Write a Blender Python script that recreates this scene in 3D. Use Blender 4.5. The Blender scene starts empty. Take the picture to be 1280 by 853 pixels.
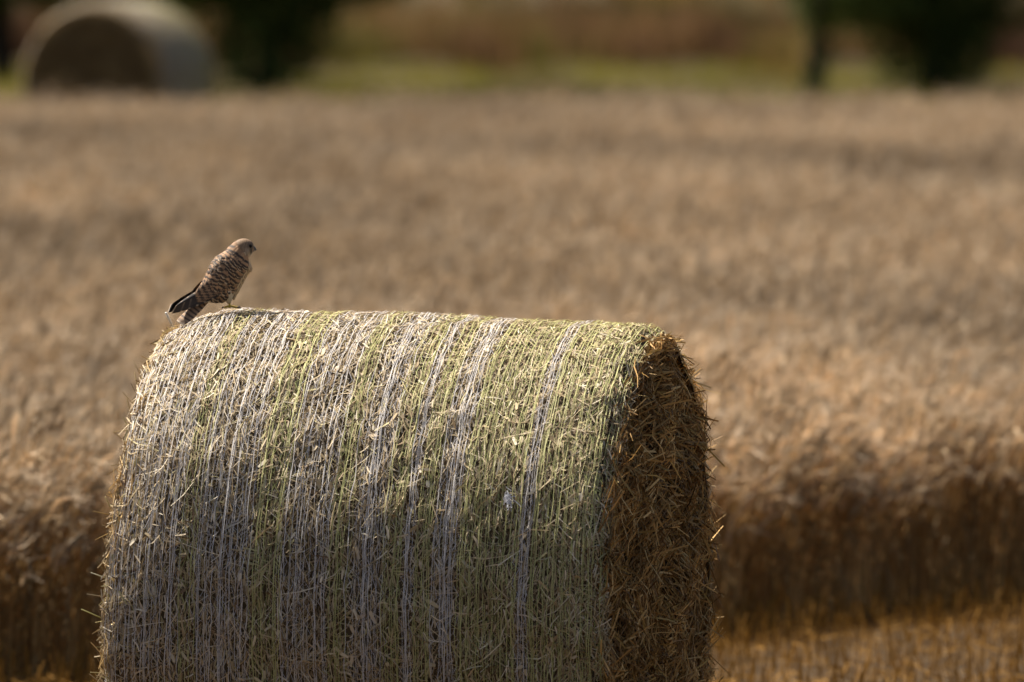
import bpy, math
import numpy as np
from mathutils import Vector

rng = np.random.default_rng(7)
sc = bpy.context.scene
C = sc.collection
rad = math.radians

# ------------------------------------------------------------------ camera, light, exposure
CAM_H = 2.71
cd = bpy.data.cameras.new('camera')
cam = bpy.data.objects.new('camera', cd)
C.objects.link(cam)
cam.location = (0, 0, CAM_H)
cam.rotation_euler = (rad(90 - 2.342), 0, 0)
cd.lens = 400
cd.sensor_width = 36
cd.clip_start = 0.5
cd.clip_end = 6000
cd.dof.use_dof = True
cd.dof.focus_distance = 30.95
cd.dof.aperture_fstop = 4.3
cd.dof.aperture_blades = 0
sc.camera = cam

SUN_EL, SUN_AZ = 54.0, -52.0          # azimuth clockwise from +Y: behind the bale, a little left
world = bpy.data.worlds.new('World')
sc.world = world
world.use_nodes = True
wn = world.node_tree
sky = wn.nodes.new('ShaderNodeTexSky')
sky.sky_type = 'NISHITA'
sky.sun_disc = False
sky.dust_density = 3.0
sky.ozone_density = 0.3
sky.sun_elevation = rad(SUN_EL)
sky.sun_rotation = rad(SUN_AZ)
bg = wn.nodes['Background']
bg.inputs['Strength'].default_value = 0.05
wn.links.new(sky.outputs[0], bg.inputs['Color'])

sd = bpy.data.lights.new('sun', 'SUN')
sd.energy = 5.0
sd.angle = rad(0.53)
sd.color = (1.0, 0.92, 0.80)
sun = bpy.data.objects.new('sun', sd)
C.objects.link(sun)
e, a = rad(SUN_EL), rad(SUN_AZ)
to_sun = Vector((math.sin(a) * math.cos(e), math.cos(a) * math.cos(e), math.sin(e)))
sun.rotation_euler = to_sun.to_track_quat('Z', 'Y').to_euler()
sun.location = (0, 0, 40)

sc.view_settings.view_transform = 'Standard'
sc.view_settings.look = 'None'
sc.view_settings.exposure = 1.2
sc.view_settings.gamma = 1.0
sc.view_settings.use_curve_mapping = False
sc.render.engine = 'CYCLES'
sc.cycles.use_denoising = True
sc.cycles.use_adaptive_sampling = False
sc.cycles.max_bounces = 6
sc.cycles.diffuse_bounces = 4
sc.cycles.transmission_bounces = 4

# ------------------------------------------------------------------ helpers
def norm(v):
    return v / np.maximum(np.linalg.norm(v, axis=-1, keepdims=True), 1e-9)


def noise2(seed, scale):
    """smooth pseudo-noise in [-1, 1]: a sum of randomly turned sines"""
    r = np.random.default_rng(seed)
    n = 14
    ang = r.uniform(0, 2 * math.pi, n)
    k = r.uniform(0.5, 1.6, n) * 2 * math.pi / scale
    ph = r.uniform(0, 2 * math.pi, n)
    def f(x, y):
        x = np.asarray(x, float)
        y = np.asarray(y, float)
        s = np.zeros(np.broadcast(x, y).shape)
        for i in range(n):
            s = s + np.sin(k[i] * (x * math.cos(ang[i]) + y * math.sin(ang[i])) + ph[i])
        return np.clip(s / math.sqrt(n) / 1.4, -1.5, 1.5)
    return f


class MB:
    """collects vertices, quads (triangles as quads are not used), colours and material slots"""
    def __init__(self):
        self.v, self.q, self.c, self.m = [], [], [], []
        self.n = 0

    def add(self, verts, quads, cols, mat=0):
        verts = np.asarray(verts, np.float32).reshape(-1, 3)
        quads = np.asarray(quads, np.int64).reshape(-1, 4)
        cols = np.asarray(cols, np.float32)
        if cols.ndim == 1:
            cols = np.tile(cols, (len(verts), 1))
        self.v.append(verts)
        self.q.append(quads + self.n)
        self.c.append(cols.reshape(-1, 3))
        self.m.append(np.full(len(quads), mat, np.int32))
        self.n += len(verts)

    def ribbons(self, P, W, cols, mat=0):
        """P, W: (N, K, 3) centre points and half-width vectors; cols (N, 3) or (N, K, 3)"""
        N, K, _ = P.shape
        V = np.stack([P - W, P + W], axis=2)
        idx = np.arange(N * K * 2).reshape(N, K, 2)
        q = np.stack([idx[:, :-1, 0], idx[:, :-1, 1], idx[:, 1:, 1], idx[:, 1:, 0]], -1)
        cols = np.asarray(cols, float)
        if cols.ndim == 1:
            cc = np.broadcast_to(cols, (N, K, 2, 3))
        elif cols.ndim == 2:
            cc = np.broadcast_to(cols[:, None, None, :], (N, K, 2, 3))
        else:
            cc = np.broadcast_to(cols[:, :, None, :], (N, K, 2, 3))
        self.add(V, q, cc.reshape(-1, 3), mat)

    def grid(self, G, cols, mat=0, wrap=False):
        """G: (M, K, 3) surface grid; wrap joins the last column to the first"""
        M, K, _ = G.shape
        idx = np.arange(M * K).reshape(M, K)
        if wrap:
            nx = np.roll(idx, -1, axis=1)
            q = np.stack([idx[:-1], nx[:-1], nx[1:], idx[1:]], -1)
        else:
            q = np.stack([idx[:-1, :-1], idx[:-1, 1:], idx[1:, 1:], idx[1:, :-1]], -1)
        cols = np.asarray(cols, float)
        if cols.ndim == 1:
            cols = np.broadcast_to(cols, G.shape)
        self.add(G, q, cols.reshape(-1, 3), mat)

    def tube(self, path, radii, col, seg=8, mat=0, cap=True):
        path = np.asarray(path, float)
        radii = np.broadcast_to(np.asarray(radii, float), (len(path),))
        t = norm(np.gradient(path, axis=0))
        ref = np.array([0.0, 0, 1]) if abs(t[0][2]) < 0.8 else np.array([1.0, 0, 0])
        n1 = norm(np.cross(t, ref))
        n2 = np.cross(t, n1)
        an = np.linspace(0, 2 * math.pi, seg, endpoint=False)
        G = path[:, None] + radii[:, None, None] * (np.cos(an)[None, :, None] * n1[:, None] + np.sin(an)[None, :, None] * n2[:, None])
        if cap:
            G = np.concatenate([np.repeat(path[:1, None], seg, 1), G, np.repeat(path[-1:, None], seg, 1)])
        self.grid(G, np.asarray(col, float), mat, wrap=True)

    def build(self, name, mats, parent=None, smooth=False):
        me = bpy.data.meshes.new(name)
        v = np.concatenate(self.v)
        q = np.concatenate(self.q)
        c = np.concatenate(self.c)
        m = np.concatenate(self.m)
        me.vertices.add(len(v))
        me.vertices.foreach_set('co', v.ravel())
        me.loops.add(len(q) * 4)
        me.loops.foreach_set('vertex_index', q.ravel().astype(np.int32))
        me.polygons.add(len(q))
        me.polygons.foreach_set('loop_start', np.arange(0, len(q) * 4, 4, dtype=np.int32))
        me.polygons.foreach_set('material_index', m)
        me.update(calc_edges=True)
        at = me.attributes.new('tint', 'FLOAT_COLOR', 'POINT')
        at.data.foreach_set('color', np.concatenate([c, np.ones((len(c), 1), np.float32)], 1).astype(np.float32).ravel())
        if smooth:
            me.polygons.foreach_set('use_smooth', np.ones(len(q), bool))
        for mt in (mats if isinstance(mats, (list, tuple)) else [mats]):
            me.materials.append(mt)
        o = bpy.data.objects.new(name, me)
        C.objects.link(o)
        if parent:
            o.parent = parent
        return o


def tag(o, label=None, cat=None, group=None, kind=None):
    for k, v in (('label', label), ('category', cat), ('group', group), ('kind', kind)):
        if v:
            o[k] = v
    return o


def empty(name, loc=(0, 0, 0), rot=(0, 0, 0)):
    o = bpy.data.objects.new(name, None)
    C.objects.link(o)
    o.location = loc
    o.rotation_euler = rot
    o.empty_display_size = 0.2
    return o


def fibre_mat(name, rough=0.55, spec=0.4, transl=0.25, noise_scale=None):
    """thin plant matter: tint attribute, diffuse/gloss plus light passing through"""
    m = bpy.data.materials.new(name)
    m.use_nodes = True
    nt = m.node_tree
    out = nt.nodes['Material Output']
    pb = nt.nodes['Principled BSDF']
    at = nt.nodes.new('ShaderNodeAttribute')
    at.attribute_name = 'tint'
    col = at.outputs['Color']
    if noise_scale:
        nz = nt.nodes.new('ShaderNodeTexNoise')
        nz.inputs['Scale'].default_value = noise_scale
        nz.inputs['Detail'].default_value = 6
        mr = nt.nodes.new('ShaderNodeMapRange')
        mr.inputs['To Min'].default_value = 0.55
        mr.inputs['To Max'].default_value = 1.45
        nt.links.new(nz.outputs['Fac'], mr.inputs['Value'])
        mx = nt.nodes.new('ShaderNodeVectorMath')
        mx.operation = 'SCALE'
        nt.links.new(col, mx.inputs[0])
        nt.links.new(mr.outputs['Result'], mx.inputs['Scale'])
        col = mx.outputs['Vector']
    pb.inputs['Roughness'].default_value = rough
    pb.inputs['Specular IOR Level'].default_value = spec
    nt.links.new(col, pb.inputs['Base Color'])
    if transl:
        tr = nt.nodes.new('ShaderNodeBsdfTranslucent')
        nt.links.new(col, tr.inputs['Color'])
        ms = nt.nodes.new('ShaderNodeMixShader')
        ms.inputs[0].default_value = transl
        nt.links.new(pb.outputs[0], ms.inputs[1])
        nt.links.new(tr.outputs[0], ms.inputs[2])
        nt.links.new(ms.outputs[0], out.inputs['Surface'])
    return m


M_WHEAT = fibre_mat('ripe_wheat', 0.65, 0.15, 0.14)
M_STRAW = fibre_mat('straw', 0.65, 0.18, 0.15)
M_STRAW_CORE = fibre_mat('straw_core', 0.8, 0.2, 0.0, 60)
M_NET = fibre_mat('plastic_net', 0.6, 0.2, 0.25)
M_GRASS = fibre_mat('grass_blade', 0.8, 0.05, 0.3)
M_STUBBLE = fibre_mat('stubble_straw', 0.8, 0.08, 0.1)
M_LEAF = fibre_mat('leaf', 0.7, 0.1, 0.32)
M_BARK = fibre_mat('bark', 0.9, 0.2, 0.0, 9)
M_FEATHER = fibre_mat('feather', 0.7, 0.25, 0.0, 900)
M_BEAK = fibre_mat('beak_and_claw', 0.3, 0.5, 0.0)
M_EYE = fibre_mat('eye', 0.45, 0.08, 0.0)

# ------------------------------------------------------------------ ground
def wheat_edge(x):
    return 40.2 + 1.13 * x


def hill(x, y):
    t = np.clip((y - 176) / 300, 0, None)
    return np.minimum(t, 1.0) ** 1.3 * 26 + np.clip(y - 476, 0, None) * 0.02


gx = np.unique(np.concatenate([np.linspace(-12, 12, 49), np.linspace(-60, 60, 41), np.linspace(-2600, 2600, 53)]))
gy = np.unique(np.concatenate([np.linspace(10, 210, 201), np.linspace(-400, 10, 20), np.linspace(210, 900, 70), np.linspace(900, 5200, 30)]))
GX, GY = np.meshgrid(gx, gy)
nA, nB = noise2(3, 9), noise2(4, 2.2)
GZ = hill(GX, GY) + nA(GX, GY) * 0.02 + nB(GX, GY) * 0.012
mb = MB()
mb.grid(np.stack([GX, GY, GZ], -1), (0.2, 0.15, 0.1))
mg = bpy.data.materials.new('field_soil')
mg.use_nodes = True
nt = mg.node_tree
pb = nt.nodes['Principled BSDF']
pb.inputs['Roughness'].default_value = 0.95
pb.inputs['Specular IOR Level'].default_value = 0.15
geo = nt.nodes.new('ShaderNodeNewGeometry')
sep = nt.nodes.new('ShaderNodeSeparateXYZ')
nt.links.new(geo.outputs['Position'], sep.inputs[0])
nzb = nt.nodes.new('ShaderNodeTexNoise')
nzb.inputs['Scale'].default_value = 0.35
nzb.inputs['Detail'].default_value = 5
nt.links.new(geo.outputs['Position'], nzb.inputs['Vector'])
wob = nt.nodes.new('ShaderNodeMath')
wob.operation = 'MULTIPLY_ADD'
wob.inputs[1].default_value = 7.0
nt.links.new(nzb.outputs['Fac'], wob.inputs[0])
nt.links.new(sep.outputs['Y'], wob.inputs[2])
mr = nt.nodes.new('ShaderNodeMapRange')
mr.inputs['From Min'].default_value = 0
mr.inputs['From Max'].default_value = 400
nt.links.new(wob.outputs[0], mr.inputs['Value'])
cr = nt.nodes.new('ShaderNodeValToRGB')
els = cr.color_ramp.elements
stops = [(0.0, (0.05, 0.03, 0.012)), (108 / 400, (0.05, 0.03, 0.012)), (112 / 400, (0.07, 0.055, 0.016)),
         (160 / 400, (0.07, 0.055, 0.016)), (164 / 400, (0.035, 0.022, 0.012)), (190 / 400, (0.05, 0.033, 0.011)),
         (240 / 400, (0.05, 0.035, 0.011)), (1.0, (0.10, 0.09, 0.03))]
while len(els) < len(stops):
    els.new(0.5)
for el, (p, c) in zip(els, stops):
    el.position = p
    el.color = (*c, 1)
nt.links.new(mr.outputs[0], cr.inputs[0])
nzf = nt.nodes.new('ShaderNodeTexNoise')
nzf.inputs['Scale'].default_value = 14
nzf.inputs['Detail'].default_value = 8
nt.links.new(geo.outputs['Position'], nzf.inputs['Vector'])
mr2 = nt.nodes.new('ShaderNodeMapRange')
mr2.inputs['To Min'].default_value = 0.4
mr2.inputs['To Max'].default_value = 1.5
nt.links.new(nzf.outputs['Fac'], mr2.inputs['Value'])
sca = nt.nodes.new('ShaderNodeVectorMath')
sca.operation = 'SCALE'
nt.links.new(cr.outputs['Color'], sca.inputs[0])
nt.links.new(mr2.outputs[0], sca.inputs['Scale'])
nt.links.new(sca.outputs[0], pb.inputs['Base Color'])
bmp = nt.nodes.new('ShaderNodeBump')
bmp.inputs['Strength'].default_value = 0.6
bmp.inputs['Distance'].default_value = 0.05
nt.links.new(nzf.outputs['Fac'], bmp.inputs['Height'])
nt.links.new(bmp.outputs[0], pb.inputs['Normal'])
tag(mb.build('ground', mg, smooth=True), 'stubble field and rough pasture rising behind it', 'ground', kind='structure')

HALF = 640 / 14222


def scatter(n, y0, y1, margin):
    """n points spread evenly over the strip seen by the camera plus a margin"""
    y = rng.uniform(y0, y1, n * 3)
    keep = rng.uniform(0, 1, n * 3) < (HALF * y + margin) / (HALF * y1 + margin)
    y = y[keep][:n]
    x = rng.uniform(-1, 1, len(y)) * (HALF * y + margin)
    return x, y


# ------------------------------------------------------------------ bale
R0, LEN = 0.756, 1.40
nb1, nb2 = noise2(21, 0.55), noise2(22, 0.16)


def bale_r(x, th):
    u = x / (LEN / 2)
    wl, wr = 0.25, 0.095                                  # the left shoulder has slumped into a wider curve
    edge = np.where(x < 0, 1.7 * np.clip((-x - (LEN / 2 - wl)) / wl, 0, 1) ** 2.0, np.clip((x - (LEN / 2 - wr)) / wr, 0, 1) ** 2.2)
    s, c = np.sin(th), np.cos(th)
    lump = 0.005 * nb1(x * 1.0 + 2 * s, 2.0 * c + 0.7 * x) + 0.0035 * nb2(x + 1.1 * s, 1.1 * c - x)
    return R0 - 0.010 * u - 0.004 * u * u - 0.040 * edge + lump


def slump(P):
    """the left end leans in towards its top"""
    z = (P[..., 2] - R0) / R0
    P[..., 0] += 0.034 * np.clip((z + 0.35) / 0.8, 0, 1) * np.clip(-P[..., 0] / (LEN / 2), 0, 1.1) ** 3
    return P


def cyl(x, th, r):
    return slump(np.stack(np.broadcast_arrays(x, -r * np.sin(th), R0 + r * np.cos(th)), -1).astype(float))


def straw_cols(n, bias=0.0, gold=0.0):
    base = np.array([[0.56, 0.45, 0.30], [0.45, 0.345, 0.20], [0.30, 0.22, 0.125], [0.70, 0.61, 0.46], [0.42, 0.36, 0.18], [0.17, 0.11, 0.06]])
    goldc = np.array([[0.40, 0.25, 0.085], [0.30, 0.18, 0.06], [0.18, 0.10, 0.035], [0.55, 0.39, 0.17], [0.33, 0.22, 0.07], [0.11, 0.06, 0.022]])
    k = rng.choice(6, n, p=[0.24, 0.24, 0.18, 0.12, 0.10, 0.12])
    c = base[k] * (1 - gold) + goldc[k] * gold
    return np.clip(c * rng.uniform(0.75, 1.2, (n, 1)) * (1 + bias), 0, 0.85)


def skin_straws(mb, n, lmin, lmax, wmin, wmax, off0, off1, rise, mat=0, xs=None):
    x = rng.uniform(-LEN / 2 + 0.01, LEN / 2 - 0.01, n) if xs is None else xs
    th = rng.uniform(-math.pi, math.pi, n)
    L = rng.uniform(lmin, lmax, n) * rng.uniform(0.5, 1, n)
    ph = np.where(rng.random(n) < 0.55, rng.normal(math.pi / 2, 0.5, n), rng.uniform(0, math.pi, n))
    K = 3
    t = np.linspace(-0.5, 0.5, K)[None, :] * L[:, None]
    bend = rng.normal(0, 0.25, n)[:, None] * (t ** 2) / np.maximum(L[:, None], 1e-6)
    xk = x[:, None] + t * np.cos(ph)[:, None] - bend * np.sin(ph)[:, None]
    thk = th[:, None] + (t * np.sin(ph)[:, None] + bend * np.cos(ph)[:, None]) / R0
    xk = np.clip(xk, -LEN / 2 - 0.01, LEN / 2 + 0.01)
    off = rng.uniform(off0, off1, n)[:, None]
    rs = rng.normal(0, rise, n)[:, None]
    r = bale_r(xk, thk) + off + rs * t
    P = cyl(xk, thk, r)
    nrm = np.stack([np.zeros_like(thk), -np.sin(thk), np.cos(thk)], -1)
    T = norm(np.gradient(P, axis=1))
    B = norm(np.cross(nrm, T))
    roll = rng.normal(0, 0.5, n)[:, None, None]
    w = rng.uniform(wmin, wmax, n)[:, None, None] * np.array([0.8, 1.0, 0.6])[None, :, None]
    W = (B * np.cos(roll) + nrm * np.sin(roll)) * w
    # greener straw towards one end of the roll, where the crop was mown fresher
    c = straw_cols(n)
    g = np.clip((x / LEN + 0.5) * 1.1 - 0.25, 0, 1)[:, None] * rng.uniform(0, 1, (n, 1))
    c = c * (1 - 0.15 * g) + np.array([0.52, 0.47, 0.25]) * 0.15 * g
    mb.ribbons(P, W, c, mat)


def end_tone(c, rho, sgn):
    """the cut faces: the left one has sunlight coloured into its rim and shade into its middle"""
    if sgn > 0:
        return c * np.array([1.2, 1.09, 0.9])
    k = np.clip((rho / R0 - 0.80) / 0.06, 0, 1)[:, None]  # rim lightened as if sunlit, middle darkened as if shaded
    return c * (0.62 + 0.38 * k) + k * np.array([0.19, 0.155, 0.09])


def end_straws(mb, n, sgn, gold):
    rho = (R0 - 0.01) * np.sqrt(rng.uniform(0, 1, n))
    al = rng.uniform(-math.pi, math.pi, n)
    L = rng.uniform(0.03, 0.22, n) * rng.uniform(0.5, 1, n)
    K = 4
    psi = np.where(rng.random(n) < 0.5, rng.normal(math.pi / 2, 0.45, n), rng.uniform(0, 2 * math.pi, n))
    t = np.linspace(-0.5, 0.5, K)[None, :] * L[:, None]
    er = np.stack([np.sin(al), np.cos(al)], -1)
    et = np.stack([np.cos(al), -np.sin(al)], -1)
    d = er * np.cos(psi)[:, None] + et * np.sin(psi)[:, None]
    pd = np.stack([-d[:, 1], d[:, 0]], -1)
    cb = rng.normal(0, 1.6, n)[:, None] * t ** 2
    yz = (er * rho[:, None])[:, None, :] + d[:, None, :] * t[..., None] + pd[:, None, :] * cb[..., None]
    rr = np.linalg.norm(yz, axis=-1)
    lim = bale_r(np.array(sgn * LEN / 2), al)[:, None] + 0.004 + rng.exponential(0.007, n)[:, None]
    yz = yz * np.minimum(1, lim / np.maximum(rr, 1e-6))[..., None]
    lift = rng.normal(0, 0.28, n)[:, None] * t
    bulge = end_bulge(yz[..., 0], yz[..., 1])
    xk = sgn * (LEN / 2 - (0.03 if sgn > 0 else 0.055) + bulge + rng.uniform(-0.025, 0.024, n)[:, None] + lift)
    P = slump(np.stack([xk, -yz[..., 0], R0 + yz[..., 1]], -1))
    T = norm(np.gradient(P, axis=1))
    N = norm(np.stack([np.full(n, sgn * 1.0), rng.normal(0, 0.5, n), rng.normal(0, 0.5, n)], -1))[:, None, :]
    w = rng.uniform(0.0012, 0.0030, n)[:, None, None] * np.array([0.8, 1, 1, 0.6])[None, :, None]
    mb.ribbons(P, norm(np.cross(N, T)) * w, end_tone(straw_cols(n, -0.05, gold), rho, sgn) * (1 + 0.35 * nE1(yz[:, 1, 0] + 3, yz[:, 1, 1]))[:, None])


nE1, nE2 = noise2(31, 0.28), noise2(32, 0.1)


def end_bulge(y, z):
    r = np.sqrt(y * y + z * z) / R0
    return 0.03 * (1 - np.clip(r, 0, 1) ** 4) + 0.020 * nE1(y, z) + 0.012 * nE2(y, z) + 0.008 * np.sin(r * 42 + 2 * nE1(y, z))


def build_bale():
    root = empty('round_bale')
    # core: a lumpy drum of packed straw and its surface stalks
    mb = MB()
    xs = np.linspace(-LEN / 2, LEN / 2, 120)
    th = np.linspace(-math.pi, math.pi, 260, endpoint=False)
    X, T = np.meshgrid(xs, th, indexing='ij')
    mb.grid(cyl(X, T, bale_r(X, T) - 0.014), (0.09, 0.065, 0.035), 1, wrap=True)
    skin_straws(mb, 62000, 0.015, 0.08, 0.0008, 0.0024, -0.014, 0.003, 0.085)
    skin_straws(mb, 6000, 0.03, 0.15, 0.0008, 0.0017, -0.002, 0.004, 0.05)
    for e_ in (1, -1):                                  # stalks matted over the two shoulders
        skin_straws(mb, 3500, 0.02, 0.09, 0.0008, 0.0024, -0.010, 0.006, 0.15, xs=e_ * (LEN / 2 - 0.12 * rng.random(3500) ** 1.5))
    n = 2600                                            # flat scraps of leaf and chaff
    skin_straws(mb, n, 0.02, 0.05, 0.003, 0.006, -0.004, 0.004, 0.12)
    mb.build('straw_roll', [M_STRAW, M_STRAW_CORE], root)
    # ends: rough cut faces of longer, darker stalks
    for sgn in (-1, 1):
        mb = MB()
        rr = np.linspace(0.0005, R0 - (0.025 if sgn > 0 else 0.08), 46)
        aa = np.linspace(-math.pi, math.pi, 200, endpoint=False)
        RR, AA = np.meshgrid(rr, aa, indexing='ij')
        yy, zz = RR * np.sin(AA), RR * np.cos(AA)
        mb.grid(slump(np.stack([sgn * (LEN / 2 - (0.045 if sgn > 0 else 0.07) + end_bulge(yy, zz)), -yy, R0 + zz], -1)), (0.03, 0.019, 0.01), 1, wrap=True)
        end_straws(mb, 14000, sgn, 0.85)
        # shaggy stalks standing out around the rim
        n = 420
        al = rng.uniform(-math.pi, math.pi, n)
        L = rng.uniform(0.02, 0.075, n)
        t = np.linspace(0, 1, 3)[None, :]
        rho = bale_r(np.array(sgn * LEN / 2), al)[:, None] - 0.012 + t * L[:, None] * rng.uniform(0.0, 0.7, n)[:, None]
        alk = al[:, None] + t * (rng.normal(0, 0.9, n) * L / R0)[:, None]
        xk = sgn * (LEN / 2 - 0.01 + t * (L * rng.uniform(-0.3, 1, n))[:, None] - 0.02 * rng.random(n)[:, None])
        P = slump(np.stack([xk, -rho * np.sin(alk), R0 + rho * np.cos(alk)], -1))
        Tn = norm(np.gradient(P, axis=1))
        W = norm(np.cross(Tn, norm(rng.normal(0, 1, (n, 1, 3))))) * rng.uniform(0.0008, 0.0018, n)[:, None, None]
        mb.ribbons(P, W, straw_cols(n, 0, 0.75) if sgn > 0 else straw_cols(n) * np.array([1.05, 1.0, 0.85]))  # left stalks coloured paler to stand in for sun on that edge
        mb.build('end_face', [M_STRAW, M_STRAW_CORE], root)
    # net wrap: tapes round the roll with thin zigzag threads between them
    green = [(0.17, 0.19), (0.315, 0.365), (0.465, 0.50), (0.575, 0.602), (0.63, 0.665), (0.715, 0.825), (0.85, 1.01)]
    bundles = [0.535, 0.615, 0.685, 0.697, 0.840]
    us = list(np.arange(0.010, 0.992, 0.0118)) + bundles
    white_mb, green_mb = MB(), MB()
    TH = np.linspace(-math.pi, math.pi, 361)

    def strand(u, isg, w, dx):
        x0 = (u - 0.5) * LEN + dx
        wob = np.zeros_like(TH)
        for k in (1, 2, 5, 11, 23, 41):
            wob += rng.normal(0, 0.0038 / k ** 0.4) * np.sin(k * TH + rng.uniform(0, 6.3))
        x = np.clip(x0 + wob, -LEN / 2 + 0.005, LEN / 2 - 0.004)
        weave = sum(np.sin(k * TH + rng.uniform(0, 6.3)) for k in (17, 29, 43))
        r = bale_r(x, TH) + rng.uniform(0.002, 0.005) + 0.0013 * weave
        P = cyl(x, TH, r)[None]
        tw = 0.35 * np.sin(TH * rng.uniform(3, 9) + rng.uniform(0, 6))
        ax = np.stack([np.cos(tw), -np.sin(tw) * np.sin(TH), np.sin(tw) * np.cos(TH)], -1)[None]
        g = rng.uniform(0.8, 1.1)
        if isg:
            col = np.array([0.55, 0.535, 0.23]) * g
        else:
            col = np.array([0.68, 0.65, 0.63]) * g
        (green_mb if isg else white_mb).ribbons(P, ax * w, col)
        return x
    for u in us:
        isg = any(a0 <= u <= b0 for a0, b0 in green) and u not in bundles
        for k in range(3 if u in bundles else (3 if isg else 2)):
            strand(u, isg, rng.uniform(0.0004, 0.0009), rng.normal(0, 0.005))
    # zigzag threads
    nz = 150
    for u in np.arange(0.01, 0.985, 0.0145):
        mid = u + 0.007
        isg = any(a0 <= mid <= b0 for a0, b0 in green)
        th = np.linspace(-math.pi, math.pi, nz) + rng.normal(0, 0.012, nz)
        x = (mid - 0.5) * LEN + np.where(np.arange(nz) % 2 == 0, 1, -1) * 0.009 + rng.normal(0, 0.003, nz)
        x = np.clip(x, -LEN / 2 + 0.005, LEN / 2 - 0.004)
        P = cyl(x, th, bale_r(x, th) + rng.uniform(-0.003, 0.005, nz))[None]
        T = norm(np.gradient(P, axis=1))
        nrm = np.stack([np.zeros(nz), -np.sin(th), np.cos(th)], -1)[None]
        col = np.array([0.40, 0.46, 0.14]) if isg else np.array([0.66, 0.64, 0.68])
        (green_mb if isg else white_mb).ribbons(P, norm(np.cross(nrm, T)) * 0.0005, col)
    knot = MB()                                             # a tangled scrap of net on the front
    n = 26
    kc = cyl(np.array(0.424), np.array(rad(66)), R0 + 0.006)
    t = np.linspace(0, 1, 6)[None, :, None]
    a0 = kc + rng.normal(0, 1, (n, 1, 3)) * np.array([0.004, 0.003, 0.008])
    P = a0 + t * rng.normal(0, 0.007, (n, 1, 3)) + np.sin(t * 5) * rng.normal(0, 0.006, (n, 1, 3)) + t * np.array([0.002, 0, -0.02])
    W = norm(np.cross(norm(np.gradient(P, axis=1)), np.array([0, -0.9, 0.4]))) * 0.0011
    knot.ribbons(P, W, np.array([0.62, 0.62, 0.66]))
    knot.build('net_knot', M_NET, root)
    tag(white_mb.build('net_wrap', M_NET, root), 'white and pale lilac net strands')
    tag(green_mb.build('net_wrap', M_NET, root), 'yellow-green net strands')
    return root


AX = rad(-12.2)
bale = build_bale()
bale.location = (-0.296, 31.0, 0.0)
bale.rotation_euler = (0, rad(1.0), AX)
tag(bale, 'big sharp round straw bale under white and green net with a falcon on top', 'straw bale', 'round straw bales')
for ch in bale.children:
    if ch.name.startswith('straw_roll'):
        break

far = bale.copy()
C.objects.link(far)
for ch in list(bale.children):
    c2 = ch.copy()
    C.objects.link(c2)
    c2.parent = far
far.location = (-3.76, 108.6, 0.0)
far.rotation_euler = (0, 0, rad(70.5))
tag(far, 'distant blurred round bale beyond the wheat, its dark end turned this way', 'straw bale', 'round straw bales')

# loose stalks sticking out of the near bale at its left shoulder (each a part of the bale)
bpy.context.view_layer.update()
Mb = bale.matrix_world
Mi = Mb.inverted()


def px_point(px, py, Y):
    """world point at depth Y seen at pixel (px, py) of the 1280 px photograph (small-angle)"""
    return Vector(((px - 640) / 14222 * Y, Y, CAM_H - (py + 155) / 14222 * Y))


stray = [((211, 408), (207, 391), 0.0040, (0.75, 0.72, 0.66)), ((170, 502), (168, 466), 0.0018, (0.5, 0.38, 0.18)),
         ((162, 530), (158, 498), 0.0016, (0.5, 0.38, 0.18)), ((158, 560), (141, 540), 0.0016, (0.5, 0.36, 0.16)),
         ((166, 535), (141, 541), 0.0014, (0.5, 0.36, 0.16)), ((138, 645), (131, 622), 0.0022, (0.6, 0.5, 0.25)),
         ((137, 648), (116, 640), 0.0014, (0.45, 0.30, 0.10)), ((136, 668), (118, 676), 0.0012, (0.45, 0.30, 0.10)),
         ((134, 726), (113, 717), 0.0020, (0.62, 0.60, 0.42)), ((128, 776), (101, 763), 0.0020, (0.50, 0.48, 0.20)),
         ((126, 846), (112, 842), 0.0018, (0.5, 0.42, 0.2)), ((176, 470), (166, 452), 0.0014, (0.6, 0.5, 0.3))]
for (p0, p1, w, col) in stray:
    Yl = 31.17
    q0, q1 = Mi @ px_point(*p0, Yl), Mi @ px_point(*p1, Yl - 0.03)
    q0 = q0 + (q0 - q1) * 0.5 + Vector((0.012, 0, 0))
    mid = (q0 + q1) / 2 + Vector(rng.normal(0, 0.003, 3))
    mb = MB()
    mb.tube(np.array([q0, mid, q1]), np.array([w, w, w * 0.7]), col, 6)
    mb.build('loose_stalk', M_STRAW, bale)

# ------------------------------------------------------------------ kestrel (profile traced in the crop's pixels, 2796 px per metre)
KS = 2796.0


def kp(cx, cy, y=0.0):
    return np.array([(cx - 600) / KS * 1.01, y / KS, (642 - cy) / KS])


def catmull(A, n):
    A = np.asarray(A, float)
    t = np.linspace(0, len(A) - 1, n)
    i = np.clip(t.astype(int), 0, len(A) - 2)
    f = (t - i)[:, None]
    P = np.concatenate([A[:1] * 2 - A[1:2], A, A[-1:] * 2 - A[-2:-1]])
    p0, p1, p2, p3 = P[i], P[i + 1], P[i + 2], P[i + 3]
    return 0.5 * (2 * p1 + (p2 - p0) * f + (2 * p0 - 5 * p1 + 4 * p2 - p3) * f ** 2 + (3 * p1 - p0 - 3 * p2 + p3) * f ** 3)


def sstep(a0, b0, x):
    t = np.clip((x - a0) / (b0 - a0), 0, 1)
    return t * t * (3 - 2 * t)


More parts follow.
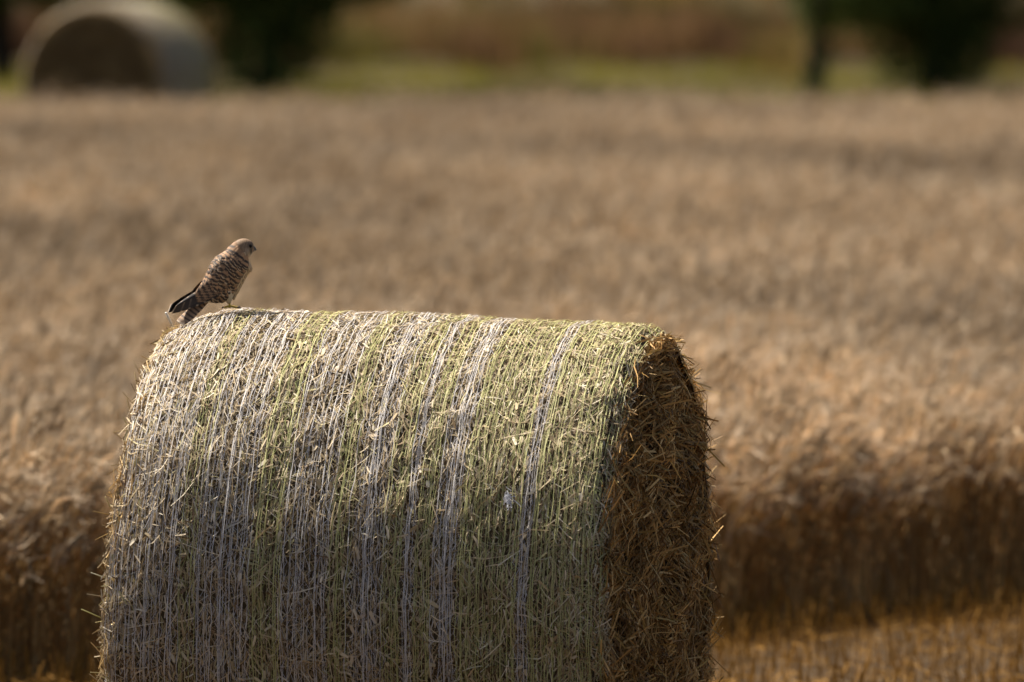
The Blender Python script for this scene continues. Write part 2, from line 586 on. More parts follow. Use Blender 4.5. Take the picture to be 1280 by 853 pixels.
secs = [  # back (cx, cy), front (cx, cy), half width
    (798, 168, 799, 198, 8), (786, 142, 788, 224, 36), (758, 122, 772, 246, 58), (716, 114, 752, 262, 70),
    (668, 128, 752, 282, 76), (630, 165, 762, 300, 80), (594, 204, 766, 322, 92), (533, 246, 758, 350, 108),
    (482, 302, 737, 395, 118), (447, 364, 707, 450, 118), (416, 420, 676, 508, 108), (386, 474, 636, 566, 94),
    (362, 520, 566, 600, 74), (348, 552, 492, 606, 54), (344, 574, 440, 602, 38), (350, 590, 405, 604, 16)]
S = catmull(secs, 110)
S[:, 4] *= 0.86
NT = 72
tt = np.linspace(0, 2 * math.pi, NT, endpoint=False)     # 0 = back, pi = front


def body_pt(s, th, off=0.0):
    """s: 0..1 head to tail; th: 0 back ridge, +pi/2 the bird's right side (towards -y)"""
    s = np.asarray(s, float)
    th = np.asarray(th, float)
    f = np.clip(s, 0, 1) * (len(S) - 1)
    i = np.clip(f.astype(int), 0, len(S) - 2)
    u = (f - i)[..., None]
    row = S[i] * (1 - u) + S[i + 1] * u
    B, F, w = row[..., 0:2], row[..., 2:4], row[..., 4]
    c = (B + F) / 2
    h = (B - F) / 2
    hl = np.linalg.norm(h, axis=-1)
    k = 1 + off / np.maximum(hl, 20)
    p = c + h * (np.cos(th) * k)[..., None]
    y = -np.sin(th) * (w + off)
    return np.stack([(p[..., 0] - 600) / KS * 1.01, y / KS, (642 - p[..., 1]) / KS], -1)


def build_kestrel():
    root = empty('kestrel')
    ss = np.linspace(0, 1, 110)
    SS, TT = np.meshgrid(ss, tt, indexing='ij')
    G = body_pt(SS, TT)
    cx = G[..., 0] * KS / 1.01 + 600
    cy = 642 - G[..., 2] * KS
    col = np.zeros(G.shape)
    side = np.abs(np.where(TT > math.pi, TT - 2 * math.pi, TT)) / math.pi    # 0 back .. 1 front
    brown = np.array([0.27, 0.155, 0.08])
    crown = np.array([0.23, 0.15, 0.09])
    buff = np.array([0.55, 0.42, 0.27])
    cream = np.array([0.66, 0.56, 0.42])
    dark = np.array([0.035, 0.025, 0.02])
    col[:] = brown
    n1 = noise2(51, 0.010)
    n2 = noise2(52, 0.005)
    under = sstep(0.55, 0.78, side)
    streak = sstep(0.15, 0.6, n2(G[..., 1] * 2.5 + G[..., 0], G[..., 2] * 0.6))
    und = buff * (1 - 0.75 * streak[..., None]) + dark * 0.75 * streak[..., None]
    col = col * (1 - under[..., None]) + und * under[..., None]
    low = sstep(505, 560, cy)
    belly = sstep(0.45, 0.65, side) * low
    col = col * (1 - belly[..., None]) + cream * belly[..., None]
    head = 1 - sstep(0.27, 0.36, SS)
    hc = crown * (1 + 0.45 * n2(G[..., 0] * 1.0, G[..., 2] * 2 + G[..., 1]))[..., None]
    col = col * (1 - head[..., None]) + hc * head[..., None]

    def blot(x0, y0, sx, sy, c, amt, rot=0.0):
        nonlocal col
        dx, dy = cx - x0, cy - y0
        a0 = rad(rot)
        u, v = dx * math.cos(a0) + dy * math.sin(a0), -dx * math.sin(a0) + dy * math.cos(a0)
        m = np.exp(-((u / sx) ** 2 + (v / sy) ** 2)) * amt * sstep(0.15, 0.3, side)
        col = col * (1 - m[..., None]) + np.array(c) * m[..., None]
    blot(735, 205, 30, 30, (0.30, 0.25, 0.20), 0.7)        # pale cheek
    blot(776, 240, 24, 16, (0.62, 0.54, 0.42), 0.9)        # chin
    blot(764, 212, 13, 40, (0.03, 0.025, 0.02), 0.95, -8)  # dark stripe below the eye
    blot(757, 172, 30, 20, (0.05, 0.036, 0.028), 0.85)
    mb = MB()
    mb.grid(G, col, 0, wrap=True)
    body = mb.build('body', M_FEATHER, root, smooth=True)

    # contour feathers of mantle, wing coverts and breast, laid like shingles from tail to head
    def feather(mb, base, tip, nrm, hw, kind, seed, curve=0.0, K=16, J=5):
        r = np.random.default_rng(seed)
        base, tip, nrm = map(np.asarray, (base, tip, nrm))
        d = tip - base
        L = np.linalg.norm(d)
        t = d / L
        sdir = norm(np.cross(nrm, t))
        v = np.linspace(0, 1, K)
        wv = hw * np.where(v < 0.7, 0.55 + 0.45 * np.sin(v / 0.7 * math.pi / 2), np.sqrt(np.clip(1 - ((v - 0.7) / 0.3) ** 2, 0, 1)))
        if kind == 'primary':
            wv = hw * np.clip(0.75 + 0.6 * v, 0, 1) * np.clip(1.02 - v ** 3.2, 0, 1) ** 0.8
        wv = np.maximum(wv, hw * 0.05)
        uu = np.linspace(-1, 1, J)
        V, U = np.meshgrid(v, uu, indexing='ij')
        P = base + V[..., None] * d + (U * wv[:, None])[..., None] * sdir + ((-(U ** 2) * hw * 0.28) + curve * L * (V - V * V))[..., None] * nrm
        vv = V - 0.10 * (1 - U ** 2) + r.normal(0, 0.025)
        if kind == 'covert':
            bc = np.array([0.33, 0.19, 0.10]) * r.uniform(0.8, 1.2)
            c = np.broadcast_to(bc, P.shape).copy()
            bar = np.maximum(sstep(0.66, 0.70, vv) * (1 - sstep(0.84, 0.88, vv)), sstep(0.22, 0.28, vv) * (1 - sstep(0.42, 0.48, vv)))
            c = c * (1 - bar[..., None]) + np.array([0.045, 0.031, 0.024]) * bar[..., None]
            rim = sstep(0.86, 0.90, vv)
            c = c * (1 - rim[..., None]) + np.array([0.50, 0.39, 0.27]) * rim[..., None]
        elif kind == 'secondary':
            c = np.broadcast_to(np.array([0.30, 0.18, 0.10]) * r.uniform(0.85, 1.15), P.shape).copy()
            bar = sstep(-0.25, 0.15, np.sin(vv * 36 + 1.2 * U ** 2))
            c = c * (1 - bar[..., None]) + np.array([0.045, 0.031, 0.024]) * bar[..., None]
            rim = sstep(0.94, 0.97, vv)
            c = c * (1 - rim[..., None]) + np.array([0.48, 0.37, 0.25]) * rim[..., None]
        elif kind == 'breast':
            c = np.broadcast_to(np.array([0.50, 0.37, 0.23]) * r.uniform(0.85, 1.1), P.shape).copy()
            st = np.exp(-(U / 0.33) ** 2) * sstep(0.3, 0.5, V) * (1 - sstep(0.9, 1, V))
            c = c * (1 - 0.9 * st[..., None]) + np.array([0.04, 0.03, 0.02]) * 0.9 * st[..., None]
        elif kind == 'primary':
            c = np.broadcast_to(np.array([0.045, 0.034, 0.028]) * r.uniform(0.85, 1.15), P.shape).copy()
            per = np.sin(V * 40 + 0.8 * U)
            nt_ = 0.8 * sstep(0.6, 0.85, per) * sstep(0.50, 0.80, np.abs(U))
            c = c * (1 - nt_[..., None]) + np.array([0.38, 0.28, 0.19]) * nt_[..., None]
            rim = sstep(0.965, 0.99, V)
            c = c * (1 - rim[..., None]) + np.array([0.45, 0.36, 0.27]) * rim[..., None]
        else:                                               # tail
            c = np.broadcast_to(np.array([0.33, 0.21, 0.125]) * r.uniform(0.9, 1.1), P.shape).copy()
            per = np.sin(V * 50)
            b = sstep(0.0, 0.35, per) * (1 - sstep(0.80, 0.9, V))
            c = c * (1 - 0.85 * b[..., None]) + np.array([0.05, 0.036, 0.03]) * 0.85 * b[..., None]
            sub = sstep(0.86, 0.88, V) * (1 - sstep(0.94, 0.955, V))
            c = c * (1 - 0.6 * sub[..., None]) + np.array([0.07, 0.05, 0.04]) * 0.6 * sub[..., None]
            rim = sstep(0.95, 0.97, V)
            c = c * (1 - rim[..., None]) + np.array([0.45, 0.37, 0.28]) * rim[..., None]
        mb.grid(P, c, 0)

    def contour(mb, th_lo, th_hi, s_lo, s_hi, rows, per, L, hw, kind, lift, seed0):
        k = seed0
        for i, s in enumerate(np.linspace(s_lo, s_hi, rows)):
            n = per if i % 2 else per - 1
            for th in np.linspace(th_lo, th_hi, n):
                k += 1
                r = np.random.default_rng(k)
                s_, th_ = s + r.normal(0, 0.010), th + r.normal(0, 0.05)
                p0 = body_pt(s_, th_, lift)
                ds = 0.02
                dv = norm(body_pt(min(s_ + ds, 1), th_, lift) - p0)
                dth = norm(body_pt(s_, th_ + 0.05, lift) - p0)
                nr = norm(np.cross(dth, dv))
                out = body_pt(s_, th_, lift + 30) - p0
                if np.dot(nr, out) < 0:
                    nr = -nr
                ll = L * r.uniform(0.9, 1.1) / KS
                feather(mb, p0 - dv * ll * 0.25 + nr * 1 / KS, p0 + dv * ll * 0.75 + nr * 9 / KS, nr, hw / KS, kind, k, 0.02)

    # breast and flanks
    mb = MB()
    contour(mb, 1.75, 2 * math.pi - 1.75, 0.33, 0.68, 9, 13, 80, 26, 'breast', 1, 100)
    mb.build('breast_feathers', M_FEATHER, root)
    # back
    mb = MB()
    contour(mb, -0.75, 0.75, 0.34, 0.78, 12, 7, 112, 42, 'covert', 5, 600)
    mb.build('mantle', M_FEATHER, root)
    # wings
    for sg in (1, -1):
        mb = MB()
        lo, hi = (0.55, 2.0) if sg > 0 else (-2.0, -0.55)
        # flight feathers: fold back from the wrist under the coverts and reach past the rump
        for j in range(8):
            f = j / 7
            b = kp(505 - 10 * f, 520 - 70 * f, -sg * (92 - 40 * f))
            tp = kp(136 + 30 * f + (6 if sg > 0 else -16), 676 - 52 * f - (0 if sg > 0 else 8), -sg * (14 + 10 * f))
            nr = norm(np.array([-0.25, -sg * 0.85, 0.45]))
            feather(mb, b + nr * j * 0.5 / KS, tp + nr * j * 0.9 / KS, nr, (30 - 4 * f) / KS, 'primary', 900 + j, 0.02, K=70, J=9)
        for j in range(7):                                  # secondaries, shorter, above
            f = j / 6
            b = kp(560 - 60 * f, 470 - 90 * f, -sg * (104 - 30 * f))
            tp = kp(330 - 8 * f, 590 - 50 * f, -sg * (56 - 16 * f))
            nr = norm(np.array([-0.2, -sg * 0.9, 0.4]))
            feather(mb, b + nr * (5 + j * 1.0) / KS, tp + nr * (5 + j * 1.2) / KS, nr, 27 / KS, 'secondary', 950 + j, 0.03, K=60, J=7)
        contour(mb, lo, hi, 0.37, 0.75, 13, 8, 104, 40, 'covert', 9, 1000 if sg > 0 else 1400)
        mb.build('wing', M_FEATHER, root)
    # tail: a narrow folded fan
    tl = empty('tail')
    tl.parent = root
    for j in range(8):
        f = j / 7 - 0.5
        mb = MB()
        b = kp(425 + 8 * f, 572 + 26 * f, -26 * f)
        tp = kp(205 + 34 * f + abs(f) * 14, 752 + 22 * f, -46 * f)
        nr = norm(np.array([-0.50, -0.62, 0.60]))
        feather(mb, b + nr * (3 - abs(f) * 6) / KS, tp + nr * (3 - abs(f) * 6) / KS, nr, 24 / KS, 'tail', 1900 + j, 0.0, K=70, J=7)
        mb.build('tail_feather', M_FEATHER, tl)
    # beak: hooked upper mandible, lower mandible, yellow cere
    bk = empty('beak')
    bk.parent = root
    mb = MB()
    path = np.array([kp(783, 182), kp(797, 186), kp(808, 193), kp(816, 203), kp(815, 216)])
    mb.tube(path, np.array([19, 15, 11, 7, 1.5]) / KS, (0.06, 0.065, 0.075), 12)
    mb.build('upper_mandible', M_BEAK, bk, smooth=True)
    mb = MB()
    mb.tube(np.array([kp(782, 206), kp(796, 207), kp(807, 209)]), np.array([12, 9, 3]) / KS, (0.10, 0.10, 0.10), 10)
    mb.build('lower_mandible', M_BEAK, bk, smooth=True)
    mb = MB()
    mb.tube(np.array([kp(782, 180), kp(792, 184)]), np.array([21, 17]) / KS, (0.55, 0.42, 0.06), 12)
    mb.build('cere', M_BEAK, bk, smooth=True)
    # eyes
    for sg in (1, -1):
        ey = empty('eye')
        ey.parent = root
        c = kp(757, 172, -sg * 41)
        for nm, r_, off, cc, mt in (('eye_ring', 16, 0, (0.12, 0.09, 0.03), M_EYE), ('eyeball', 15, 4, (0.012, 0.008, 0.006), M_EYE)):
            mb = MB()
            la = np.linspace(-math.pi / 2, math.pi / 2, 12)
            lo_ = np.linspace(0, 2 * math.pi, 18, endpoint=False)
            LA, LO = np.meshgrid(la, lo_, indexing='ij')
            g = np.stack([np.cos(LA) * np.cos(LO), np.cos(LA) * np.sin(LO), np.sin(LA)], -1) * r_ / KS
            mb.grid(g + c + np.array([0.1, -sg * 1.0, 0]) * off / KS, cc, 0, wrap=True)
            mb.build(nm, mt, ey, smooth=True)
    # legs: feathered thigh, bare yellow shank, three toes forward and one back, claws
    for y0, dx in ((-36, 8), (30, 26)):
        lg = empty('leg')
        lg.parent = root
        mb = MB()
        P = np.array([kp(560 + dx, 505, y0 * 1.3), kp(573 + dx, 555, y0 * 1.1), kp(582 + dx, 590, y0), kp(587 + dx, 608, y0)])
        mb.tube(catmull(P, 10), np.interp(np.linspace(0, 1, 10), [0, 0.35, 0.75, 1], [54, 40, 20, 11]) / KS, (0.62, 0.50, 0.34), 14)
        mb.build('thigh', M_FEATHER, lg, smooth=True)
        mb = MB()
        mb.tube(np.array([kp(585 + dx, 600, y0), kp(590 + dx, 618, y0), kp(588 + dx, 636, y0)]), np.array([9.5, 8, 9]) / KS, (0.66, 0.43, 0.05), 10)
        mb.build('shank', M_BEAK, lg, smooth=True)
        c = kp(588 + dx, 636, y0)
        for an, ln in ((-32, 62), (2, 74), (34, 60), (176, 42)):
            mb = MB()
            d = np.array([math.cos(rad(an)), math.sin(rad(an)), 0]) / KS
            up = np.array([0, 0, 1 / KS])
            pts = np.array([c, c + d * ln * 0.3 + up * 5, c + d * ln * 0.65 + up * 0, c + d * ln - up * 3])
            mb.tube(catmull(pts, 9), np.interp(np.linspace(0, 1, 9), [0, 0.5, 1], [8, 7, 5]) / KS, (0.66, 0.43, 0.05), 8)
            e0 = c + d * ln - up * 3
            mb.tube(catmull(np.array([e0 - d * 3, e0 + d * 7 + up * 3, e0 + d * 15 - up * 3, e0 + d * 17 - up * 12]), 7),
                    np.linspace(5, 0.8, 7) / KS, (0.02, 0.018, 0.016), 8)
            mb.build('toe', M_BEAK, lg, smooth=True)
    return root


kes = build_kestrel()
tag(kes, 'small brown falcon with barred wings standing in profile on top of the bale', 'bird')
lx = -0.517
ly = -0.055
lth = math.asin(-ly / R0)
ptop = Mb @ Vector([float(v) for v in cyl(np.array(lx), np.array(lth), bale_r(np.array(lx), np.array(lth)) + 0.017)])
kes.location = ptop
kes.rotation_euler = (0, 0, rad(19))

# ------------------------------------------------------------------ standing wheat
nh1, nh2, nh3 = noise2(61, 5.0), noise2(62, 0.8), noise2(63, 0.26)
nd1 = noise2(64, 2.5)
nr_ = noise2(66, 0.17)


def build_wheat():
    mb = MB()

    def stand(x, y, full, front=None):
        n = len(x)
        h = 0.645 + 0.035 * nh1(x, y) + 0.075 * nh2(x, y) + 0.070 * nh3(x, y) + rng.normal(0, 0.035, n)
        yaw = rng.uniform(0, 2 * math.pi, n)
        # stems lean with the wind in drifting patches
        la = 0.6 * nd1(x, y) * 2.2 + rng.normal(0, 0.9, n)
        ld = np.stack([np.cos(la), np.sin(la)], -1)
        lean = np.abs(rng.normal(0.05, 0.05, n))
        tone = (1 + 0.24 * nh2(x + 40, y) + 0.20 * nh1(x, y / 3 + 30) + 0.22 * nr_(x, y))[:, None] * rng.uniform(0.6, 1.4, (n, 1))
        stem_c = np.array([0.27, 0.165, 0.065]) * tone
        ear_c = np.array([0.445, 0.335, 0.21]) * tone
        awn_c = np.array([0.57, 0.455, 0.325]) * tone
        gz = 0.0
        if full:                                            # plants on the cut edge stand shorter and sprawl outwards
            t_ = np.exp(-front / 0.45)
            h = h * (1 - 0.36 * np.exp(-front / 0.7) * rng.uniform(0, 1, n) ** 1.8)
            out_ = np.array([0.75, -0.66])
            ld = norm(ld + out_ * (1.6 * t_)[:, None])
            lean = lean + t_ * rng.exponential(0.085, n)
            stem_c = stem_c * np.where(rng.random((n, 1)) < 0.25, 2.3, 1.15)
        hh = h - 0.03
        base = np.stack([x, y, np.full(n, gz)], -1)
        ts = np.array([0.0, 0.45, 0.8, 1.0]) if full else np.array([0.35, 0.7, 1.0])
        P = base[:, None, :] + np.concatenate([ld[:, None, :] * (lean[:, None] * ts[None, :] ** 2)[..., None] * 1.0,
                                               (hh[:, None] * ts[None, :])[..., None]], -1)
        wd = np.stack([np.cos(yaw), np.sin(yaw), np.zeros(n)], -1)
        mb.ribbons(P, np.broadcast_to(wd[:, None, :] * (0.0021 if full else 0.0016), P.shape), stem_c)
        # ear: nods over, two crossed blades
        top = P[:, -1]
        nod = rng.uniform(0.2, 2.3, n)
        EL = rng.uniform(0.075, 0.115, n)
        K = 4
        pts = [top]
        for i in range(1, K):
            an = nod * (i / (K - 1))
            d = np.concatenate([ld * np.sin(an)[:, None], np.cos(an)[:, None]], -1)
            pts.append(pts[-1] + d * (EL / (K - 1))[:, None])
        E = np.stack(pts, 1)
        T = norm(np.gradient(E, axis=1))
        sd_ = norm(np.concatenate([np.stack([-ld[:, 1], ld[:, 0]], -1), np.zeros((n, 1))], -1))[:, None, :]
        s2 = np.cross(T, np.broadcast_to(sd_, T.shape))
        prof = np.array([0.004, 0.0075, 0.0070, 0.002])[None, :, None]
        mb.ribbons(E, sd_ * prof, ear_c)
        mb.ribbons(E, s2 * prof, ear_c * 0.95)
        # awns
        na = 5 if full else 4
        k = np.repeat(np.arange(n), na)
        b = E[k, rng.integers(1, K, len(k))]
        dd = norm(T[k, 2] + rng.normal(0, 0.33, (len(k), 3)))
        ln = rng.uniform(0.05, 0.09, len(k))[:, None]
        A = np.stack([b, b + dd * ln], 1)
        wv = norm(np.cross(dd, rng.normal(0, 1, (len(k), 3))))
        W = np.stack([wv * 0.0011, wv * 0.0003], 1)
        mb.ribbons(A, W, awn_c[k])
        # leaves, dry and hanging
        nl = 1
        for q in range(nl):
            sel = np.nonzero(rng.random(n) < 0.8)[0] if full else np.nonzero(rng.random(n) < 0.6)[0]
            m = len(sel)
            la2 = rng.uniform(0, 2 * math.pi, m)
            l2 = np.stack([np.cos(la2), np.sin(la2)], -1)
            z0 = h[sel] * rng.uniform(0.35, 0.85, m)
            ll = rng.uniform(0.10, 0.22, m)
            ts2 = np.linspace(0, 1, 4)
            out = ll[:, None] * (ts2 * 0.7)[None, :]
            dz = ll[:, None] * (0.5 * ts2 - rng.uniform(0.7, 1.5, m)[:, None] * ts2 ** 2)
            f = (z0 / h[sel])
            bx = base[sel, :2] + ld[sel] * (lean[sel] * f ** 2)[:, None]
            Pl = np.concatenate([bx[:, None, :] + l2[:, None, :] * out[..., None], (z0[:, None] + dz)[..., None]], -1)
            Pl[..., 2] = np.maximum(Pl[..., 2], 0.02)
            wl = np.stack([-l2[:, 1], l2[:, 0], rng.normal(0, 0.5, m)], -1)
            mb.ribbons(Pl, norm(wl)[:, None, :] * np.array([0.002, 0.0042, 0.0035, 0.0008])[None, :, None],
                       (np.array([0.20, 0.135, 0.062]) * tone[sel]) * rng.uniform(0.7, 1.15, (m, 1)))

    # front strip, whole plants
    n = 62000
    x = rng.uniform(-4.6, 6.6, n)
    d = rng.uniform(0, 1, n) ** 1.8 * 8.0
    y = wheat_edge(x) + d * 1.47 + 0.16 * noise2(65, 0.9)(x, x * 0.3) + rng.normal(0, 0.07, n)
    stand(x, y, True, d)
    # the field behind
    x, y = scatter(185000, 38, 101.0, 3.5)
    kp_ = (y > wheat_edge(x) + 1.5) & (nd1(x * 2.1, y * 0.9) > -1.0 + rng.uniform(0, 0.5, len(x)))
    x, y = x[kp_], y[kp_]
    stand(x, y, False)
    return mb.build('wheat', M_WHEAT)


tag(build_wheat(), 'standing ripe wheat filling the field', 'wheat', kind='stuff')

# ------------------------------------------------------------------ stubble
mb = MB()
n = 38000
x = rng.uniform(-4.2, 5.2, n)
y = rng.uniform(28.0, 46.0, n)
row = np.round(y / 0.125) * 0.125
y = row + rng.normal(0, 0.018, n)
k = y < wheat_edge(x) + 0.05
x, y = x[k], y[k]
n = len(x)
h = np.clip(rng.normal(0.11, 0.035, n), 0.03, 0.2)
ln = rng.normal(0, 0.22, (n, 2)) * h[:, None]
t = np.linspace(0, 1, 3)
P = np.stack([np.stack([x + ln[:, 0] * q, y + ln[:, 1] * q, h * q], -1) for q in t], 1)
ya = rng.uniform(0, math.pi, n)
W = np.stack([np.cos(ya), np.sin(ya), np.zeros(n)], -1)[:, None, :] * rng.uniform(0.0014, 0.0026, n)[:, None, None]
mb.ribbons(P, np.broadcast_to(W, P.shape), np.array([0.23, 0.112, 0.020]) * rng.uniform(0.6, 1.25, (n, 1)))
n = 26000                                                   # cut straw lying between the rows
x = rng.uniform(-4.2, 5.2, n)
y = rng.uniform(28.0, 46.0, n)
k = y < wheat_edge(x) + 0.1
x, y = x[k], y[k]
n = len(x)
an = rng.uniform(0, 2 * math.pi, n)
L = rng.uniform(0.03, 0.16, n)
d = np.stack([np.cos(an), np.sin(an), rng.normal(0, 0.25, n)], -1)
c = np.stack([x, y, rng.uniform(0.015, 0.06, n)], -1)
t = np.array([-0.5, 0, 0.5])
P = c[:, None, :] + d[:, None, :] * (L[:, None] * t)[..., None]
P[..., 2] = np.maximum(P[..., 2], 0.022)
W = np.stack([-np.sin(an), np.cos(an), rng.normal(0, 0.5, n)], -1)[:, None, :] * 0.0018
mb.ribbons(P, np.broadcast_to(W, P.shape), np.array([0.27, 0.138, 0.028]) * rng.uniform(0.6, 1.25, (n, 1)))
tag(mb.build('stubble', M_STUBBLE), 'short golden stubble and cut straw', 'stubble', kind='stuff')


# ------------------------------------------------------------------ rough vegetation beyond the field
def tufts(name, n, y0, y1, h0, h1, cols, w, label, cat, margin=5, patch=None, mat=None):
    mb = MB()
    x, y = scatter(n, y0, y1, margin)
    if patch is not None:
        k = rng.random(len(x)) < np.clip(0.5 + 0.9 * patch(x, y), 0.05, 1)
        x, y = x[k], y[k]
    y = y + (0.45 * (y1 - y0) * noise2(75, 3.0)(x, y * 0.02) if y0 > 120 else 0)
    m = len(x)
    h = rng.uniform(h0, h1, m) * (1 + 0.45 * noise2(71, 2.0)(x, y / 3))
    an = rng.uniform(0, 2 * math.pi, m)
    bend = rng.uniform(0.1, 0.7, m) * h
    t = np.linspace(0, 1, 4)
    gz = hill(x, y)
    P = np.stack([np.stack([x + np.cos(an) * bend * q ** 2, y + np.sin(an) * bend * q ** 2, gz + h * (q - 0.2 * q * q)], -1) for q in t], 1)
    W = np.stack([-np.sin(an), np.cos(an), np.zeros(m)], -1)[:, None, :] * np.array([1, 0.9, 0.6, 0.1])[None, :, None] * w
    cols = np.array(cols)
    mb.ribbons(P, W, cols[np.clip(np.floor((0.5 + 0.75 * noise2(73, 3.2)(x, y / 7) + rng.normal(0, 0.15, m)) * len(cols)), 0, len(cols) - 1).astype(int)] * rng.uniform(0.7, 1.25, (m, 1)))
    return tag(mb.build(name, mat or M_GRASS), label, cat, kind='stuff')


tufts('grass', 36000, 107.5, 161, 0.10, 0.24, [(0.08, 0.055, 0.02), (0.13, 0.10, 0.02), (0.14, 0.135, 0.010), (0.20, 0.17, 0.016)], 0.006,
      'green grass verge beyond the wheat', 'grass')
tufts('dry_weeds', 26000, 161, 178, 0.4, 0.95, [(0.05, 0.026, 0.014), (0.13, 0.072, 0.031), (0.17, 0.094, 0.04), (0.10, 0.08, 0.02)], 0.010,
      'reddish brown dry weeds behind the grass', 'weeds')
tufts('dry_grass', 34000, 178, 250, 0.4, 0.9, [(0.07, 0.06, 0.014), (0.20, 0.125, 0.034), (0.11, 0.07, 0.023), (0.23, 0.135, 0.047)], 0.012,
      'ochre dry grass on the rising slope', 'dry grass')


# ------------------------------------------------------------------ trees and bushes
def leaf_cloud(mb, blobs, per, size, cols, dens_seed):
    sats = []
    for (cx_, cy_, cz_, rx, ry, rz) in blobs:               # ragged sprays round each mass of leaves
        for q in range(5):
            u = norm(rng.normal(0, 1, 3)) * np.array([rx, ry, rz]) * rng.uniform(0.9, 1.2)
            f = rng.uniform(0.18, 0.38)
            sats.append((cx_ + u[0], cy_ + u[1], max(cz_ + u[2], 0.1), rx * f, ry * f, rz * f))
    for (cx_, cy_, cz_, rx, ry, rz) in blobs + sats:
        n = int(per * rx * ry * rz * 5.6)
        p = norm(rng.normal(0, 1, (n, 3))) * (rng.uniform(0.25, 1.0, (n, 1)) ** 0.5)
        p = p * (1 + 0.18 * noise2(dens_seed, 0.8)(p[:, 0] * 2 + p[:, 2], p[:, 1] * 2 - p[:, 2]))[:, None]
        c = p * np.array([rx, ry, rz]) + np.array([cx_, cy_, cz_])
        c = c[c[:, 2] > 0.04]
        n = len(c)
        d = norm(rng.normal(0, 1, (n, 3)) + np.array([0, 0, -0.3]))
        L = rng.uniform(0.6, 1.2, n)[:, None] * size
        P = np.stack([c - d * L * 0.5, c, c + d * L * 0.5], 1)
        w = norm(np.cross(d, rng.normal(0, 1, (n, 3)))) * L * 0.28
        W = np.stack([w * 0.25, w, w * 0.1], 1)
        cc = np.array(cols)[rng.integers(0, len(cols), n)] * rng.uniform(0.7, 1.3, (n, 1))
        mb.ribbons(P, W, cc)


DARKG = [(0.075, 0.11, 0.024), (0.10, 0.13, 0.030), (0.055, 0.08, 0.022), (0.13, 0.14, 0.03)]
OLIVE = [(0.035, 0.038, 0.010), (0.028, 0.03, 0.010), (0.05, 0.046, 0.012)]


def tree(name, label, x, y, trunk, limbs, blobs, per, size, cols, cat='tree', group=None, seed=1, k=1.356, spread=1.4):
    x, y = x * k, y * k if y < 130 else y
    per = per * 3.2 / k ** 2
    trunk, limbs = ([tuple(np.array(p) * k) for p in trunk[0]], [q * k for q in trunk[1]]), [([tuple(np.array(p) * k) for p in a0], [q * k for q in b0]) for a0, b0 in limbs]
    blobs = [tuple(np.array(b) * k * np.array([1, 1, 1, spread, spread, 1.05])) for b in blobs]
    g = float(hill(np.array(x), np.array(y)))
    r = empty(name, (x, y, g))
    tag(r, label, cat, group)
    mb = MB()
    for path, rr in [trunk]:
        P = catmull(path, 14)
        mb.tube(P, np.interp(np.linspace(0, 1, 14), np.linspace(0, 1, len(rr)), rr), (0.028, 0.022, 0.016), 12)
    mb.build('trunk', M_BARK, r, smooth=True)
    for path, rr in limbs:
        mb = MB()
        P = catmull(path, 10)
        mb.tube(P, np.interp(np.linspace(0, 1, 10), np.linspace(0, 1, len(rr)), rr), (0.028, 0.022, 0.016), 9)
        mb.build('limb', M_BARK, r, smooth=True)
    mb = MB()
    leaf_cloud(mb, blobs, per, size, cols, seed)
    mb.build('crown', M_LEAF, r)
    return r


# px per metre at 104 m: 136.7
tree('bush_tree', 'dark leafy tree with foliage down to the grass beside the distant bale', -2.25, 104.0,
     ([(0, 0, -0.1), (0.05, 0, 0.9), (-0.05, 0.05, 2.0), (0.1, 0, 3.6)], [0.13, 0.11, 0.09, 0.04]),
     [([(0, 0, 1.0), (0.4, 0.1, 1.7), (0.9, 0.2, 2.4)], [0.06, 0.045, 0.02]), ([(0, 0, 1.2), (-0.5, 0.1, 1.9), (-1.1, 0, 2.6)], [0.06, 0.04, 0.02])],
     [(0.0, 0, 0.42, 0.36, 0.4, 0.5), (0.0, 0, 0.95, 0.45, 0.5, 0.5), (0.35, 0.1, 0.65, 0.25, 0.3, 0.4), (-0.3, 0, 1.3, 0.6, 0.6, 0.5),
      (0.5, 0.2, 1.35, 0.5, 0.6, 0.45), (0.1, 0, 2.1, 1.2, 1.1, 0.8), (-0.9, 0, 2.0, 0.9, 0.8, 0.7), (1.0, 0.3, 2.2, 0.9, 0.8, 0.7),
      (0.75, 0.2, 1.0, 0.36, 0.4, 0.24), (-0.6, 0, 1.0, 0.4, 0.4, 0.3), (0, 0, 3.1, 1.1, 1.0, 0.9)], 420, 0.11, DARKG, seed=81)
tree('bush_tree', 'dark tree partly hidden behind the distant bale at the left corner', -5.0, 112.0,
     ([(0, 0, -0.1), (-0.05, 0, 1.1), (0.05, 0.05, 2.2), (0, 0, 3.8)], [0.13, 0.11, 0.08, 0.03]),
     [([(0, 0, 1.2), (0.6, 0.1, 1.8), (1.2, 0, 2.3)], [0.05, 0.04, 0.02])],
     [(0.2, 0, 1.15, 1.3, 0.9, 0.45), (1.5, 0, 1.2, 1.0, 0.8, 0.45), (-0.8, 0, 2.0, 1.0, 0.9, 0.7), (0.3, 0, 2.7, 1.3, 1.0, 0.8)],
     340, 0.11, DARKG, seed=82)
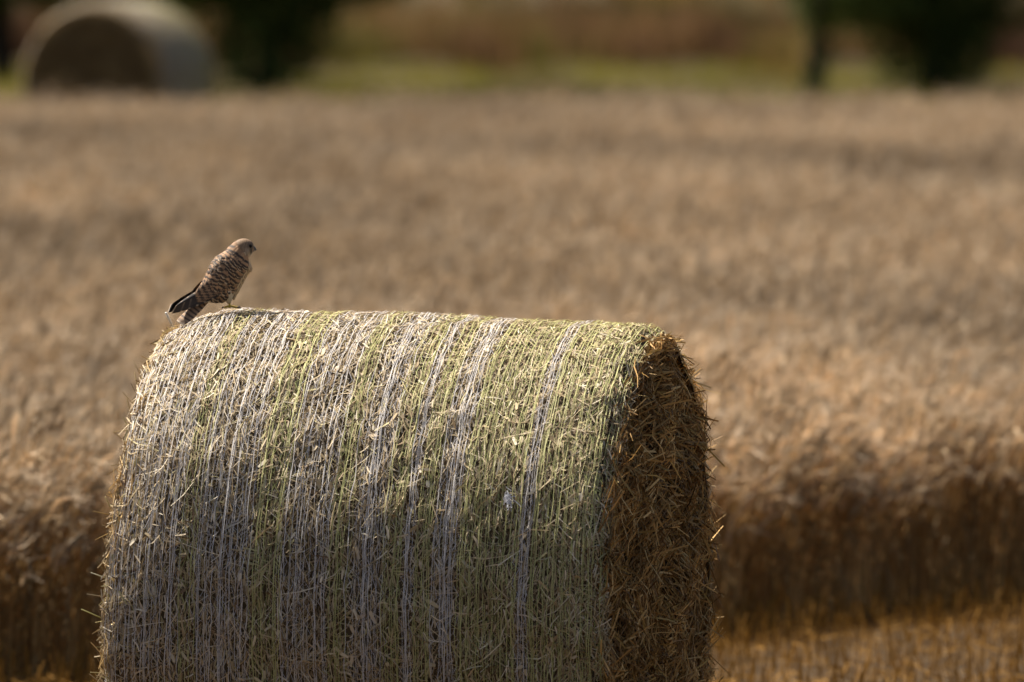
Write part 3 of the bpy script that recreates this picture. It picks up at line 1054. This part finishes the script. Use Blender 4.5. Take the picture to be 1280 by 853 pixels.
tree('slim_tree', 'slim tree with a bare leaning trunk left of the thick dark tree', 2.72, 103.0,
     ([(0, 0, -0.1), (0.03, 0, 0.4), (0.10, 0, 0.95), (0.2, 0, 1.7), (0.25, 0, 2.8)], [0.105, 0.085, 0.075, 0.06, 0.03]),
     [([(0.1, 0, 0.95), (0.45, 0.1, 1.15), (0.85, 0.1, 1.3)], [0.04, 0.03, 0.015])],
     [(0.2, 0, 0.95, 0.36, 0.5, 0.3), (0.1, 0, 0.55, 0.13, 0.2, 0.3), (0.02, 0, 0.2, 0.12, 0.2, 0.2), (0.6, 0, 0.86, 0.3, 0.4, 0.2), (0.15, 0, 1.95, 0.8, 0.8, 0.55), (0.4, 0, 2.6, 0.8, 0.8, 0.5)],
     300, 0.10, DARKG, seed=83)
tree('leafy_tree', 'thick dark tree with a low spreading bough and a bushy foot', 3.88, 104.0,
     ([(0, 0, -0.1), (0.02, 0, 0.5), (-0.02, 0, 1.1), (0.05, 0, 2.0), (0.0, 0, 3.2)], [0.2, 0.16, 0.14, 0.1, 0.04]),
     [([(0.05, 0, 0.55), (0.45, 0.05, 0.75), (0.72, 0.05, 1.05), (0.95, 0, 1.5)], [0.10, 0.08, 0.07, 0.04]),
      ([(0, 0, 0.8), (-0.35, 0, 1.0), (-0.7, 0, 1.3)], [0.07, 0.05, 0.03])],
     [(-0.02, 0, 0.25, 0.36, 0.4, 0.36), (-0.05, 0, 0.62, 0.37, 0.4, 0.3), (-0.15, 0, 0.92, 0.5, 0.45, 0.28), (-0.62, 0, 0.82, 0.5, 0.5, 0.3), (0.28, 0, 0.4, 0.22, 0.3, 0.34), (0.15, 0, 0.75, 0.4, 0.4, 0.3),
      (0.72, 0, 0.82, 0.26, 0.35, 0.24), (0.1, 0, 1.6, 1.1, 0.9, 0.5), (1.0, 0, 1.7, 0.7, 0.7, 0.5), (0.0, 0, 2.5, 1.2, 1.0, 0.8)],
     420, 0.10, DARKG, seed=84)
# low scrub on the slope
for (x, y, w, h, lab) in ((1.35, 182.0, 1.9, 0.36, 'low dark olive shrub spreading on the slope right of centre'),
                          (-0.2, 204.0, 0.8, 0.45, 'small olive shrub on the slope near the centre'),
                          (4.3, 198.0, 1.0, 0.5, 'olive shrub on the slope behind the slim tree')):
    tree('shrub', lab, x, y, ([(0, 0, -0.1), (0.02, 0, 0.15), (0, 0.02, 0.3)], [0.04, 0.03, 0.02]), [],
         [(0, 0, h * 0.55, w * 0.5, 0.5, h * 0.5), (w * 0.4, 0.1, h * 0.5, w * 0.4, 0.5, h * 0.45), (-w * 0.4, -0.1, h * 0.5, w * 0.4, 0.5, h * 0.4)],
         1500, 0.09, OLIVE, 'shrub', 'shrubs on the slope', 90)
